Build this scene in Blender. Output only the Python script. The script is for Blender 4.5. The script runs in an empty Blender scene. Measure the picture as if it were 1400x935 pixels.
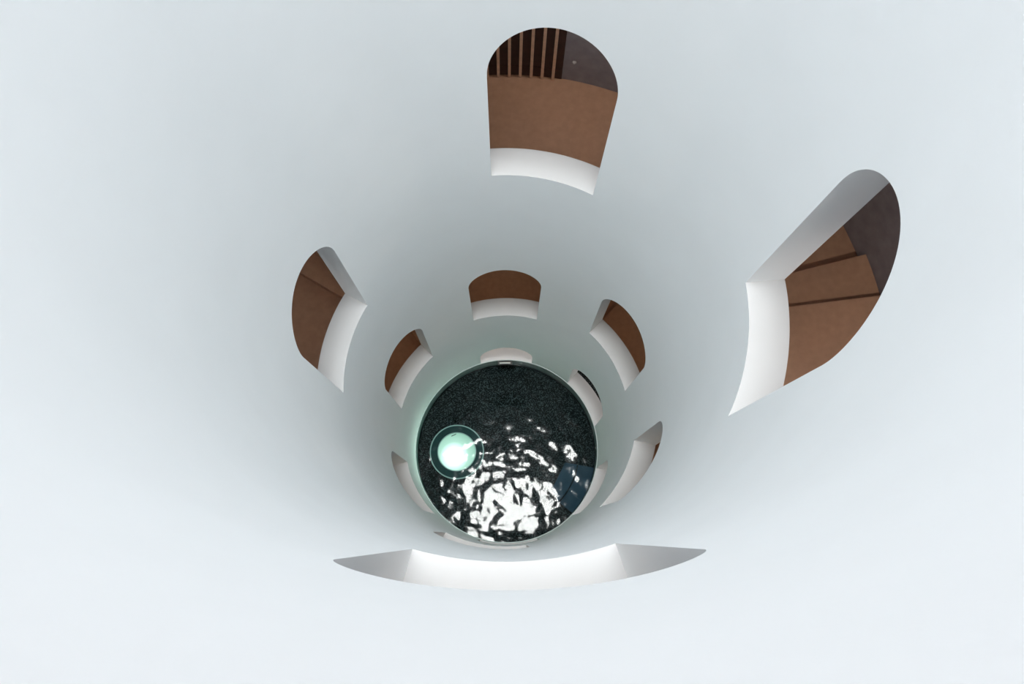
import bpy, math, random
import numpy as np
from math import radians, cos, sin, pi

S = 1.75            # inner radius of the shaft in metres; all plan sizes below are in shaft radii
DW = 8.40           # depth of the water surface under the camera, in shaft radii
def Z(d): return (DW - d) * S          # depth under the camera -> world height (water surface at 0)

scene = bpy.context.scene
COL = scene.collection

# ------------------------------------------------------------------ camera
cam_d = bpy.data.cameras.new('camera')
cam = bpy.data.objects.new('camera', cam_d); COL.objects.link(cam)
cam_d.sensor_width = 36.0; cam_d.lens = 36.0 * 1021.5 / 1400.0
cam_d.clip_start = 0.01; cam_d.clip_end = 200
cam.location = (0.005 * S, -0.931 * S, Z(0))
cam.rotation_euler = (0.2543, -0.0065, 0)
scene.camera = cam

# ------------------------------------------------------------------ world, sky light, exposure
world = bpy.data.worlds.new('world'); scene.world = world
world.use_nodes = True
bg = world.node_tree.nodes['Background']
bg.inputs['Color'].default_value = (0.80, 0.90, 1.0, 1); bg.inputs['Strength'].default_value = 0.4
SKY_D = -7.0         # unseen round roof light, added high above to light the shaft
SKY_R = 1.25
sky_d = bpy.data.lights.new('added_roof_daylight', 'AREA')
sky_d.shape = 'DISK'; sky_d.size = 2 * SKY_R * S; sky_d.energy = 3000; sky_d.color = (0.965, 0.995, 0.97)
sky_d.spread = radians(165)
sky = bpy.data.objects.new('added_roof_daylight', sky_d); COL.objects.link(sky)
sky.location = (0, 0, Z(SKY_D) - 0.05)
FILL_W = (36, 46, 37, 19, 18, 14, 12, 12, 12, 12, 12, 45, 45, 80)    # power of the added stairwell fill lamps, top to bottom
vs = scene.view_settings
scene.display_settings.display_device = 'sRGB'
vs.view_transform = 'Standard'; vs.look = 'None'; vs.gamma = 1.0; vs.use_curve_mapping = False
vs.exposure = 0.0
scene.cycles.max_bounces = 24; scene.cycles.diffuse_bounces = 20
scene.cycles.glossy_bounces = 6; scene.cycles.transparent_max_bounces = 8
scene.cycles.caustics_reflective = False; scene.cycles.caustics_refractive = False

# ------------------------------------------------------------------ materials
def mat(name, col, rough=0.6, noise=None, bump=None, metallic=0.0, spec=0.5):
    """procedural principled material; noise=(scale, amount), bump=(scale, strength)"""
    m = bpy.data.materials.new(name); m.use_nodes = True
    nt = m.node_tree; b = nt.nodes['Principled BSDF']
    b.inputs['Base Color'].default_value = (*col, 1); b.inputs['Roughness'].default_value = rough
    b.inputs['Metallic'].default_value = metallic; b.inputs['Specular IOR Level'].default_value = spec
    tc = nt.nodes.new('ShaderNodeTexCoord')
    if noise:
        n = nt.nodes.new('ShaderNodeTexNoise'); n.inputs['Scale'].default_value = noise[0]
        n.inputs['Detail'].default_value = 6
        r = nt.nodes.new('ShaderNodeValToRGB')
        lo = [max(0, c * (1 - noise[1])) for c in col]; hi = [min(1, c * (1 + noise[1])) for c in col]
        r.color_ramp.elements[0].position = 0.3; r.color_ramp.elements[0].color = (*lo, 1)
        r.color_ramp.elements[1].position = 0.7; r.color_ramp.elements[1].color = (*hi, 1)
        nt.links.new(tc.outputs['Object'], n.inputs['Vector'])
        nt.links.new(n.outputs['Fac'], r.inputs['Fac']); nt.links.new(r.outputs['Color'], b.inputs['Base Color'])
    if bump:
        n2 = nt.nodes.new('ShaderNodeTexNoise'); n2.inputs['Scale'].default_value = bump[0]
        n2.inputs['Detail'].default_value = 4
        bp = nt.nodes.new('ShaderNodeBump'); bp.inputs['Strength'].default_value = bump[1]
        bp.inputs['Distance'].default_value = 0.01
        nt.links.new(tc.outputs['Object'], n2.inputs['Vector'])
        nt.links.new(n2.outputs['Fac'], bp.inputs['Height']); nt.links.new(bp.outputs['Normal'], b.inputs['Normal'])
    return m

M_white = mat('white_plaster', (0.882, 0.906, 0.918), 0.75, noise=(1.6, 0.012), bump=(30, 0.05), spec=0.2)
M_outer = mat('grey_brown_plaster', (0.29, 0.27, 0.29), 0.8, noise=(9, 0.12), bump=(60, 0.1), spec=0.2)
M_sill = mat('toned_down_sill', (0.575, 0.58, 0.59), 0.7, noise=(2.0, 0.015), spec=0.2)  # sill colour darkened to hold down the strong light from above
M_stair = mat('brown_screed', (0.47, 0.28, 0.18), 0.6, noise=(14, 0.07), bump=(80, 0.06), spec=0.25)
M_slat = mat('oak_slat', (0.68, 0.45, 0.31), 0.55, noise=(20, 0.12))
M_dark = mat('dark_stained_board', (0.035, 0.012, 0.009), 0.6, noise=(12, 0.3))
M_tile = mat('teal_pool_tile', (0.12, 0.19, 0.185), 0.35, noise=(10, 0.1))
M_lip = mat('pale_rim_stone', (0.50, 0.58, 0.57), 0.4, noise=(12, 0.05))
M_slate = mat('blue_slate', (0.048, 0.08, 0.118), 0.8, noise=(6, 0.15), bump=(25, 0.08), spec=0.05)
M_steel = mat('brushed_steel', (0.6, 0.63, 0.62), 0.35, metallic=0.9)
M_flap = mat('pale_skimmer_flap', (0.42, 0.46, 0.44), 0.5)
M_black = mat('black_plastic', (0.012, 0.014, 0.014), 0.5)
M_housing = mat('lamp_housing', (0.02, 0.06, 0.06), 0.6, spec=0.1)
M_ringm = mat('lamp_bezel', (0.42, 0.55, 0.5), 0.4)
M_sensor = mat('pale_grey_plastic', (0.55, 0.53, 0.52), 0.5)

def granite():
    m = bpy.data.materials.new('black_speckled_granite'); m.use_nodes = True
    nt = m.node_tree; b = nt.nodes['Principled BSDF']; b.inputs['Roughness'].default_value = 0.9; b.inputs['Specular IOR Level'].default_value = 0.05
    tc = nt.nodes.new('ShaderNodeTexCoord')
    n = nt.nodes.new('ShaderNodeTexNoise'); n.inputs['Scale'].default_value = 52; n.inputs['Detail'].default_value = 2
    r = nt.nodes.new('ShaderNodeValToRGB')
    e = r.color_ramp.elements
    e[0].position = 0.50; e[0].color = (0.003, 0.0045, 0.005, 1)
    e[1].position = 0.62; e[1].color = (0.090, 0.104, 0.108, 1)
    nt.links.new(tc.outputs['Object'], n.inputs['Vector']); nt.links.new(n.outputs['Fac'], r.inputs['Fac'])
    nt.links.new(r.outputs['Color'], b.inputs['Base Color'])
    return m
M_granite = granite()

def water_mat():
    m = bpy.data.materials.new('pool_water'); m.use_nodes = True
    nt = m.node_tree; nt.nodes.clear()
    out = nt.nodes.new('ShaderNodeOutputMaterial'); mix = nt.nodes.new('ShaderNodeMixShader')
    tr = nt.nodes.new('ShaderNodeBsdfTransparent'); tr.inputs['Color'].default_value = (0.70, 0.84, 0.84, 1)
    gl = nt.nodes.new('ShaderNodeBsdfGlossy'); gl.inputs['Roughness'].default_value = 0.075
    fr = nt.nodes.new('ShaderNodeFresnel'); fr.inputs['IOR'].default_value = 1.32
    nt.links.new(fr.outputs['Fac'], mix.inputs['Fac'])
    nt.links.new(tr.outputs[0], mix.inputs[1]); nt.links.new(gl.outputs[0], mix.inputs[2])
    nt.links.new(mix.outputs[0], out.inputs['Surface'])
    return m
M_water = water_mat()

def lens_mat():
    m = bpy.data.materials.new('lit_lamp_lens'); m.use_nodes = True
    nt = m.node_tree; nt.nodes.clear()
    out = nt.nodes.new('ShaderNodeOutputMaterial'); em = nt.nodes.new('ShaderNodeEmission')
    tc = nt.nodes.new('ShaderNodeTexCoord'); vm = nt.nodes.new('ShaderNodeVectorMath'); vm.operation = 'LENGTH'
    mp = nt.nodes.new('ShaderNodeMapping'); mp.inputs['Location'].default_value = (0.05, 0.09, 0)
    mp.inputs['Scale'].default_value = (1, 1, 0)
    r = nt.nodes.new('ShaderNodeValToRGB'); e = r.color_ramp.elements
    e[0].position = 0.0; e[0].color = (1, 1, 1, 1)
    e[1].position = 1.0; e[1].color = (0.19, 0.30, 0.235, 1)
    x = e.new(0.30); x.color = (0.75, 0.95, 0.85, 1)
    x = e.new(0.62); x.color = (0.30, 0.43, 0.355, 1)
    mr = nt.nodes.new('ShaderNodeMapRange'); mr.inputs['From Max'].default_value = 0.215 * S + 0.08
    nt.links.new(tc.outputs['Object'], mp.inputs['Vector']); nt.links.new(mp.outputs[0], vm.inputs[0])
    nt.links.new(vm.outputs['Value'], mr.inputs['Value']); nt.links.new(mr.outputs[0], r.inputs['Fac'])
    nt.links.new(r.outputs['Color'], em.inputs['Color']); em.inputs['Strength'].default_value = 2.4
    nt.links.new(em.outputs[0], out.inputs['Surface'])
    return m
M_lens = lens_mat()

# ------------------------------------------------------------------ mesh helpers
def pol(r, a, d):
    """radius (shaft radii), angle in degrees, depth (shaft radii) -> world point"""
    t = radians(a); return (r * S * cos(t), r * S * sin(t), Z(d))

def mesh_obj(name, verts, faces, m, parent=None, normals=None, smooth=False, loc=None):
    me = bpy.data.meshes.new(name); me.from_pydata(verts, [], faces); me.update()
    if smooth or normals is not None:
        me.polygons.foreach_set('use_smooth', [True] * len(me.polygons))
    if normals is not None:
        me.normals_split_custom_set_from_vertices(normals)
    me.materials.append(m)
    o = bpy.data.objects.new(name, me); COL.objects.link(o)
    if loc: o.location = loc
    if parent: o.parent = parent
    return o

def empty(name, loc=(0, 0, 0)):
    o = bpy.data.objects.new(name, None); COL.objects.link(o); o.location = loc
    o.empty_display_size = 0.1
    return o

def tag(o, label, cat=None, group=None, kind=None):
    o['label'] = label
    if cat: o['category'] = cat
    if group: o['group'] = group
    if kind: o['kind'] = kind
    return o

def sector(name, r0, r1, a0, a1, d0, d1, m, parent=None, n=8, org=None):
    """solid ring sector from depth d0 (top) to d1 (bottom)"""
    V = []; F = []
    for i in range(n + 1):
        a = a0 + (a1 - a0) * i / n
        V += [pol(r0, a, d0), pol(r1, a, d0), pol(r1, a, d1), pol(r0, a, d1)]
    for i in range(n):
        b = 4 * i; c = b + 4
        F += [(b, b + 1, c + 1, c), (b + 1, b + 2, c + 2, c + 1), (b + 2, b + 3, c + 3, c + 2), (b + 3, b, c, c + 3)]
    F += [(0, 3, 2, 1), (4 * n, 4 * n + 1, 4 * n + 2, 4 * n + 3)]
    if org is not None: V = [(x - org[0], y - org[1], z - org[2]) for x, y, z in V]
    return mesh_obj(name, V, F, m, parent)

def ring(name, prof, m, parent=None, n=160, centre=(0, 0), closed=True, smooth=True, loc=None):
    """lathe of a closed profile [(r_metres, z_metres)] about a vertical axis"""
    V = []; F = []; k = len(prof)
    for i in range(n):
        t = 2 * pi * i / n
        for r, z in prof: V.append((centre[0] + r * cos(t), centre[1] + r * sin(t), z))
    for i in range(n):
        j = (i + 1) % n
        for q in range(k if closed else k - 1):
            w = (q + 1) % k
            F.append((i * k + q, j * k + q, j * k + w, i * k + w))
    o = mesh_obj(name, V, F, m, parent, loc=loc)
    if smooth:
        o.data.polygons.foreach_set('use_smooth', [True] * len(o.data.polygons))
        o.data.set_sharp_from_angle(angle=radians(35))
    return o

# ------------------------------------------------------------------ the shaft: openings in a spiral
TW = 0.166                      # wall thickness
HW = 16.6                       # half width of an opening, degrees
# (centre angle, depth of the sill, depth of the arch crown, rise of the arch)
OPEN = [
    (-88.5, 2.176, 1.035, 0.165),
    (-11.4, 2.940, 1.720, 0.310),
    (78.3, 3.765, 2.505, 0.335),
    (168.0, 4.511, 3.300, 0.285),
    (261.4, 5.400, 4.220, 0.300),
    (-29.4, 5.702, 4.450, 0.300),
    (29.6, 6.049, 4.895, 0.300),
    (90.9, 6.479, 5.286, 0.300),
    (150.9, 6.888, 5.668, 0.300),
    (209.6, 7.386, 6.150, 0.300),
    (271.3, 7.800, 6.600, 0.300),
    (-29.0, 8.215, 7.040, 0.300),
    (30.6, 8.215, 7.250, 0.300),
    (90.4, 8.215, 7.668, 0.300),
]
TOP_D = -0.10                   # top of the parapet
BOT_D = 8.215                   # where the plaster stops above the pool
NT = 44
cols = set(round(-180 + i * 1.0, 4) for i in range(361))
wins = []
for c, ds, da, rise in OPEN:
    c = (c + 180) % 360 - 180
    th = [c - HW * cos(pi * k / NT) for k in range(NT + 1)]
    wins.append((c, ds, da, rise))
    for t in th: cols.add(round((t + 180) % 360 - 180, 4))
cols = sorted(cols)
# drop near-duplicates that are only regular columns
def adiff(a, b): return (a - b + 180) % 360 - 180
def top_depth(w, a):
    c, ds, da, rise = w
    x = min(1.0, abs(adiff(a, c)) / HW)
    return da + rise * (1 - math.sqrt(max(0.0, 1 - x * x)))

def shaft_skin(name, r, inward, m):
    V = []; F = []; N = []
    s = -1 if inward else 1
    def v(a, d):
        V.append(pol(r, a, d)); t = radians(a); N.append((s * cos(t), s * sin(t), 0)); return len(V) - 1
    for a0, a1 in zip(cols[:-1], cols[1:]):
        am = (a0 + a1) / 2
        hit = sorted([w for w in wins if abs(adiff(am, w[0])) < HW], key=lambda w: w[1])
        lo0 = lo1 = TOP_D
        for w in hit:
            t0, t1 = top_depth(w, a0), top_depth(w, a1)
            q = (v(a0, lo0), v(a1, lo1), v(a1, t1), v(a0, t0))
            F.append(q if inward else q[::-1])
            lo0 = lo1 = w[1]
        if lo0 < BOT_D - 1e-4:
            q = (v(a0, lo0), v(a1, lo1), v(a1, BOT_D), v(a0, BOT_D))
            F.append(q if inward else q[::-1])
    return V, F, N

V1, F1, N1 = shaft_skin('in', 1.0, True, M_white)
V2, F2, N2 = shaft_skin('out', 1.0 + TW, False, M_white)
k = len(V1)
V = V1 + V2; F = F1 + [tuple(i + k for i in f) for f in F2]; N = N1 + N2
shaft = mesh_obj('wall_shaft', V, F, M_white, normals=N)
tag(shaft, 'tall white plastered round shaft wall pierced by arched openings', kind='structure')
cap = ring('trim_1', [(S, Z(TOP_D)), (S, Z(TOP_D) + 0.03), (S * (1 + TW), Z(TOP_D) + 0.03), (S * (1 + TW), Z(TOP_D))], M_white)
tag(cap, 'white coping around the top of the shaft parapet', kind='structure')

OLAB = [
    'arched opening in the white shaft, highest of all, right under the parapet edge',
    'arched opening in the white shaft through which stair edges and a dark wall show',
    'arched opening in the white shaft through which a slatted wooden screen shows',
    'arched opening in the white shaft through which one dark stair riser line shows',
    'arched opening in the white shaft under the highest opening, seen edge on',
    'arched opening in the white shaft with a thin sliver of dark red brown beyond',
    'arched opening in the white shaft, brown floor beyond, above the crescent of black',
    'arched opening in the white shaft, brown floor beyond, straight above the pool skimmer',
    'arched opening in the white shaft, brown floor beyond, above the glowing pool lamp',
    'arched opening in the white shaft beside the pool lamp, only its sill visible',
    'arched opening just above the water where the bright ripples meet the wall',
    'arched opening at the water line behind the blue slate step',
    'arched opening at the water line with a black crescent beyond its sill',
    'low arched opening at the water line behind the pool skimmer',
]
for i, (w, lab) in enumerate(zip(wins, OLAB)):
    c, ds, da, rise = w
    root = empty(f'window_{i + 1}', pol(1 + TW / 2, c, ds)); tag(root, lab, kind='structure')
    ox, oy, oz = root.location
    loc = lambda p: (p[0] - ox, p[1] - oy, p[2] - oz)
    r0, r1 = 1.0, 1.0 + TW
    # sill: a slab whose top is the sill surface
    n = 20; Vs = []; Fs = []
    for q in range(n + 1):
        a = c - HW + 2 * HW * q / n
        Vs += [loc(pol(r0, a, ds)), loc(pol(r1, a, ds))]
    for q in range(n):
        b = 2 * q; Fs.append((b, b + 1, b + 3, b + 2))
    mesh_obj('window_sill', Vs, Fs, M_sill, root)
    for sgn in (-1, 1):
        a = c + sgn * HW; sp = da + rise
        q = [loc(pol(r0, a, ds)), loc(pol(r1, a, ds)), loc(pol(r1, a, sp)), loc(pol(r0, a, sp))]
        mesh_obj('jamb', q, [(0, 3, 2, 1) if sgn < 0 else (0, 1, 2, 3)], M_white, root)
    Va = []; Fa = []
    for q in range(NT + 1):
        a = c - HW * cos(pi * q / NT); d = da + rise * (1 - sin(pi * q / NT))
        Va += [loc(pol(r0, a, d)), loc(pol(r1, a, d))]
    for q in range(NT):
        b = 2 * q; Fa.append((b, b + 2, b + 3, b + 1))
    mesh_obj('arch_soffit', Va, Fa, M_white, root, smooth=True)

# ------------------------------------------------------------------ outer wall; unseen gallery, tower and roof invented above
RO = 1.95
FLOOR_D = 0.66
out_prof = [(RO * S, Z(9.6)), (RO * S, Z(FLOOR_D + .12)), (RO * S + 0.25, Z(FLOOR_D + .12)), (RO * S + 0.25, Z(9.6))]
o = ring('wall_outer', out_prof, M_outer, n=180)
tag(o, 'grey brown rendered outer wall of the stairwell around the shaft', kind='structure')
up_prof = [(RO * S, Z(FLOOR_D)), (RO * S, Z(SKY_D)), (RO * S + 0.25, Z(SKY_D)), (RO * S + 0.25, Z(FLOOR_D))]
o = ring('wall_upper', up_prof, M_outer, n=180)  # unseen; dark tone chosen to keep bounced light off the upper shaft
tag(o, 'unseen grey brown tower wall above the gallery, kept dark to limit bounced light', kind='structure')
g = sector('floor_lower', 1 + TW + 0.001, RO - 0.001, 0, 360, 8.62, 8.75, M_granite, n=120)
tag(g, 'black stone floor around the foot of the shaft', kind='structure')
g = sector('floor', 1 + TW + 0.001, RO - 0.001, 0, 360, FLOOR_D, FLOOR_D + 0.12, M_stair, n=120)
tag(g, 'brown gallery floor around the top of the shaft', kind='structure')
o = ring('ceiling', [(SKY_R * S, Z(SKY_D)), (SKY_R * S, Z(SKY_D) + 0.2), (RO * S + 0.25, Z(SKY_D) + 0.2), (RO * S + 0.25, Z(SKY_D))], M_white, n=120)
tag(o, 'white ceiling ring around the added round roof light', kind='structure')

# ------------------------------------------------------------------ spiral stair between shaft and outer wall
stair = empty('spiral_staircase', pol(0, 0, 9.5))
tag(stair, 'brown stair winding down between the white shaft and the outer wall', 'staircase')
SO = stair.location.copy()
# landings: (centre angle unwrapped, depth)
LAND = [(-88.5, 2.75), (-11.4, 3.58), (78.3, 4.22), (168.0, 5.07), (261.4, 5.90), (330.6, 6.25), (389.6, 6.60),
        (450.9, 7.02), (510.9, 7.43), (569.6, 7.90), (631.3, 8.32)]
LH = 18.8
ri, ro = 1 + TW + 0.002, RO - 0.002
TH = 0.20
for i, (c, d) in enumerate(LAND):
    sector('landing', ri, ro, c - LH, c + LH, d, d + TH, M_stair, stair, n=16, org=SO)
    if i + 1 < len(LAND):
        c2, d2 = LAND[i + 1]
        a0, a1 = c + LH, c2 - LH
        nr = max(2, round((d2 - d) / 0.082)); nt = nr - 1
        for q in range(nt):
            b0 = a0 + (a1 - a0) * q / nt; b1 = a0 + (a1 - a0) * (q + 1) / nt
            dd = d + (d2 - d) * (q + 1) / nr
            sector('step', ri, ro, b0 + 0.01, b1 - 0.01, dd, dd + TH, M_stair, stair, n=3, org=SO)

# ------------------------------------------------------------------ unseen fill lamps, added to brighten the stair floors and sills
M_shade = mat('fill_lamp_shade', (0.16, 0.13, 0.11), 0.5)
def fill_lamp(a, d, power, label, col):
    root = empty('fill_lamp', pol(RO - 0.004, a, d)); root.rotation_euler.z = radians(a)
    tag(root, label, 'lamp', 'added fill lamps in the stairwell')
    # local x points out of the shaft, into the wall
    def boxm(name, x0, x1, y0, y1, z0, z1, m):
        V = [(x, y, z) for z in (z0, z1) for x, y in ((x0, y0), (x1, y0), (x1, y1), (x0, y1))]
        return mesh_obj(name, V, [(0, 3, 2, 1), (4, 5, 6, 7), (0, 1, 5, 4), (1, 2, 6, 5), (2, 3, 7, 6), (3, 0, 4, 7)], m, root)
    boxm('backplate', -0.02, 0.0, -0.06, 0.06, -0.08, 0.08, M_steel)
    boxm('arm', -0.10, -0.02, -0.012, 0.012, 0.02, 0.04, M_steel)
    ring('shade', [(0.03, 0.05), (0.10, -0.08), (0.096, -0.08), (0.026, 0.046)], M_shade, root, n=24, centre=(-0.13, 0))
    ld = bpy.data.lights.new('fill_bulb', 'POINT'); ld.energy = power; ld.color = col; ld.shadow_soft_size = 0.04
    lo = bpy.data.objects.new('fill_bulb', ld); COL.objects.link(lo); lo.parent = root; lo.location = (-0.13, 0, -0.05)
for i, (c, d) in enumerate(LAND + [(-29.0, 8.6), (30.6, 8.6), (90.4, 8.6)]):
    fill_lamp(c, d - 1.3, FILL_W[i], 'added fill lamp with a dark cone shade in the stairwell, out of view',
              (1.0, 0.93, 0.86) if i < 4 or i > 10 else (1.0, 0.74, 0.50))

# ------------------------------------------------------------------ slatted screen on the outer wall
scr = empty('slatted_screen', pol(RO - 0.015, 88, 4.22))
tag(scr, 'dark screen with pale upright wooden slats against the outer wall', 'screen')
so = scr.location.copy()
sector('backing', RO - 0.010, RO - 0.003, 79.62, 102.0, 3.05, 4.215, M_dark, scr, n=14, org=so)
for q in range(10):
    a = 81.25 + q * 2.075
    sector('slat', RO - 0.028, RO - 0.0105, a - 0.27, a + 0.27, 3.05, 4.213, M_slat, scr, n=1, org=so)
sector('rail', RO - 0.0135, RO - 0.0102, 79.8, 101.8, 4.115, 4.122, M_dark, scr, n=14, org=so)
sen = empty('wall_sensor', pol(RO - 0.005, 77.64, 4.025))
tag(sen, 'tiny pale round sensor on the grey wall beside the slatted screen', 'sensor')
def disc_on_wall(name, r, h, m, parent, a, off):
    V = []; F = []; t = radians(a); n = 16
    ux, uy = -sin(t), cos(t); nx, ny = -cos(t), -sin(t)
    for z in (0, 1):
        rr = r * (0.8 if z else 1)
        for q in range(n):
            p = 2 * pi * q / n
            V.append((ux * rr * cos(p) + nx * (off + h * z), uy * rr * cos(p) + ny * (off + h * z), rr * sin(p)))
    F = [tuple(range(n, 2 * n))] + [(q, (q + 1) % n, n + (q + 1) % n, n + q) for q in range(n)]
    return mesh_obj(name, V, F, m, parent)
disc_on_wall('base', 0.022, 0.008, M_sensor, sen, 77.64, 0)
disc_on_wall('dome', 0.014, 0.012, M_sensor, sen, 77.64, 0.008)

# ------------------------------------------------------------------ pool
BAS = -0.26
prof = [(S, Z(BOT_D) - 0.03), (S, BAS), (0.001, BAS), (0.001, BAS - 0.15), (S * (1 + TW), BAS - 0.15), (S * (1 + TW), Z(BOT_D) - 0.03)]
o = ring('pool_basin', prof, M_granite, n=160, closed=True); tag(o, 'black speckled granite pool basin closing the bottom of the shaft', kind='structure')
o = ring('trim_2', [(S - 0.012, Z(BOT_D) - 0.006), (S - 0.012, Z(BOT_D) - 0.03), (S * (1 + TW), Z(BOT_D) - 0.03), (S * (1 + TW), Z(BOT_D) - 0.006)], M_lip)
tag(o, 'pale stone lip around the pool at the foot of the shaft', kind='structure')
o = ring('trim_3', [(S - 0.004, Z(BOT_D) - 0.031), (S - 0.004, -0.12), (S - 0.0005, -0.12), (S - 0.0005, Z(BOT_D) - 0.031)], M_tile)
tag(o, 'teal tiled waterline band under the pool lip', kind='structure')

rng = np.random.RandomState(11)
NR, NA = 240, 460
rr = np.linspace(0, S - 0.006, NR + 1)[1:]
aa = np.arange(NA) * 2 * pi / NA
RRg, AAg = np.meshgrid(rr, aa, indexing='ij')
X = np.concatenate([[0], (RRg * np.cos(AAg)).ravel()]); Y = np.concatenate([[0], (RRg * np.sin(AAg)).ravel()])
def waves(x, y, n, l0, l1):
    h = np.zeros_like(x)
    for _ in range(n):
        L = math.exp(rng.uniform(math.log(l0), math.log(l1))); t = rng.uniform(0, 2 * pi); ph = rng.uniform(0, 2 * pi)
        kx, ky = 2 * pi / L * math.cos(t), 2 * pi / L * math.sin(t)
        h += np.sin(kx * x + ky * y + ph) * L / (2 * pi)          # each wave has slope 1
    return h * math.sqrt(2.0 / n)                                 # rms slope 1
from mathutils import noise as mnoise, Vector as MV
def perlin(scale, off):
    h = np.array([mnoise.noise(MV((x * scale + off, y * scale - off, off * 0.37))) for x, y in zip(X.tolist(), Y.tolist())])
    return h / scale                                              # slope of order one
H = 0.018 * perlin(2.4, 3.1) + 0.026 * perlin(5.0, 9.7) + 0.016 * perlin(10.0, 5.3) + 0.008 * perlin(17.0, 1.9)
H = H + 0.005 * waves(X, Y, 16, 0.2, 0.5)
calm = np.clip(1.0 - (Y / S - 0.05) * 0.9, 0.35, 1.0)
H = H * calm
V = list(zip(X.tolist(), Y.tolist(), H.tolist())); F = []
for j in range(NA): F.append((0, 1 + j, 1 + (j + 1) % NA))
for i in range(NR - 1):
    for j in range(NA):
        a = 1 + i * NA + j; b = 1 + i * NA + (j + 1) % NA
        F.append((a, a + NA, b + NA, b))
w = mesh_obj('pool_water', V, F, M_water, smooth=True)
tag(w, 'dark rippled water filling the round pool, mirroring the bright roof light', 'water')

# underwater lamp
LX, LY = -0.560 * S, -0.012 * S
lamp = empty('pool_lamp', (LX, LY, -0.14))
tag(lamp, 'round glowing green white lamp just under the pool water', 'lamp')
h0 = ring('housing', [(0.001, 0), (0.285 * S, 0), (0.30 * S, 0.02), (0.30 * S, 0.05), (0.225 * S, 0.05), (0.001, 0.05)], M_housing, lamp, n=64)
ring('bezel', [(0.293 * S, 0.0505), (0.305 * S, 0.0505), (0.305 * S, 0.062), (0.293 * S, 0.062)], M_ringm, lamp, n=64)
ring('lens_ring', [(0.209 * S, 0.0505), (0.218 * S, 0.0505), (0.218 * S, 0.085), (0.209 * S, 0.085)], M_ringm, lamp, n=64)
ring('lens', [(0.0005, 0.0515), (0.208 * S, 0.0515), (0.208 * S, 0.075), (0.15 * S, 0.088), (0.08 * S, 0.095), (0.0005, 0.097)], M_lens, lamp, n=64)
cl = mesh_obj('clip', [(x, y, z) for z in (0.093, 0.101) for x, y in ((-0.11, 0.295), (-0.02, 0.335), (-0.018, 0.35), (-0.112, 0.31))],
              [(4, 5, 6, 7), (0, 1, 5, 4), (1, 2, 6, 5), (2, 3, 7, 6), (3, 0, 4, 7), (3, 2, 1, 0)], M_black, lamp)
gl_d = bpy.data.lights.new('lamp_glow', 'POINT'); gl_d.energy = 14; gl_d.color = (0.62, 1.0, 0.80); gl_d.shadow_soft_size = 0.12
gl = bpy.data.objects.new('lamp_glow', gl_d); COL.objects.link(gl); gl.parent = lamp; gl.location = (0, 0, 0.25)

# slate step at the water line
st = empty('pool_step', (0.78 * S * cos(radians(-27)), 0.78 * S * sin(radians(-27)), -0.07))
tag(st, 'blue slate step under the water below the arched opening', 'step')
def slab(name, pts, z0, z1, m, parent):
    p0 = parent.location; n = len(pts)
    V = [(x * S - p0[0], y * S - p0[1], z - p0[2]) for z in (z0, z1) for x, y in pts]
    F = [tuple(range(n, 2 * n)), tuple(range(n - 1, -1, -1))] + [(q, (q + 1) % n, n + (q + 1) % n, n + q) for q in range(n)]
    return mesh_obj(name, V, F, m, parent)
def pc(r, a): return (r * cos(radians(a)), r * sin(radians(a)))
A = pc(0.669, -11.5); B = pc(0.658, -39.9)
def arc(r, a0, a1, n=10): return [pc(r, a0 + (a1 - a0) * q / n) for q in range(n + 1)]
slab('slate_slab', [B] + [A] + arc(0.802, -11.2, -44.2), -0.10, -0.034, M_slate, st)
slab('slate_slab', arc(0.816, -44.4, -11.2) + arc(0.992, -11.1, -43.4), -0.10, -0.034, M_slate, st)

# skimmer in the waterline band
sk = empty('pool_skimmer', pol(0.985, 91.5, 8.25))
tag(sk, 'small steel framed skimmer slot in the pool edge', 'skimmer')
ko = sk.location.copy()
sector('frame', 0.946, 0.990, 86.4, 96.1, 8.224, 8.262, M_black, sk, n=6, org=ko)
sector('flap', 0.955, 0.970, 87.6, 94.9, 8.220, 8.2235, M_flap, sk, n=6, org=ko)

# ------------------------------------------------------------------ frame and bars of the added roof light
rl = empty('added_roof_light', (0, 0, Z(SKY_D)))
tag(rl, 'unseen round roof light added at the top of the tower', 'skylight')
ring('frame', [(SKY_R * S - 0.08, -0.04), (SKY_R * S - 0.001, -0.04), (SKY_R * S - 0.001, 0.1), (SKY_R * S - 0.08, 0.1)], M_white, rl, n=96)
for q in range(-1, 2):
    x = q * 0.62 * S; L = math.sqrt((SKY_R * S - 0.09) ** 2 - x * x)
    for ax in (0, 1):
        V = [(a, b, z) for z in (-0.14 + 0.035 * ax, -0.11 + 0.035 * ax) for a, b in ((x - 0.035, -L), (x + 0.035, -L), (x + 0.035, L), (x - 0.035, L))]
        if ax: V = [(b, a, z) for a, b, z in V]
        mesh_obj('breakup_bar', V, [(0, 3, 2, 1), (4, 5, 6, 7), (0, 1, 5, 4), (1, 2, 6, 5), (2, 3, 7, 6), (3, 0, 4, 7)], M_white, rl)  # bars added to break up the bright reflection in the water
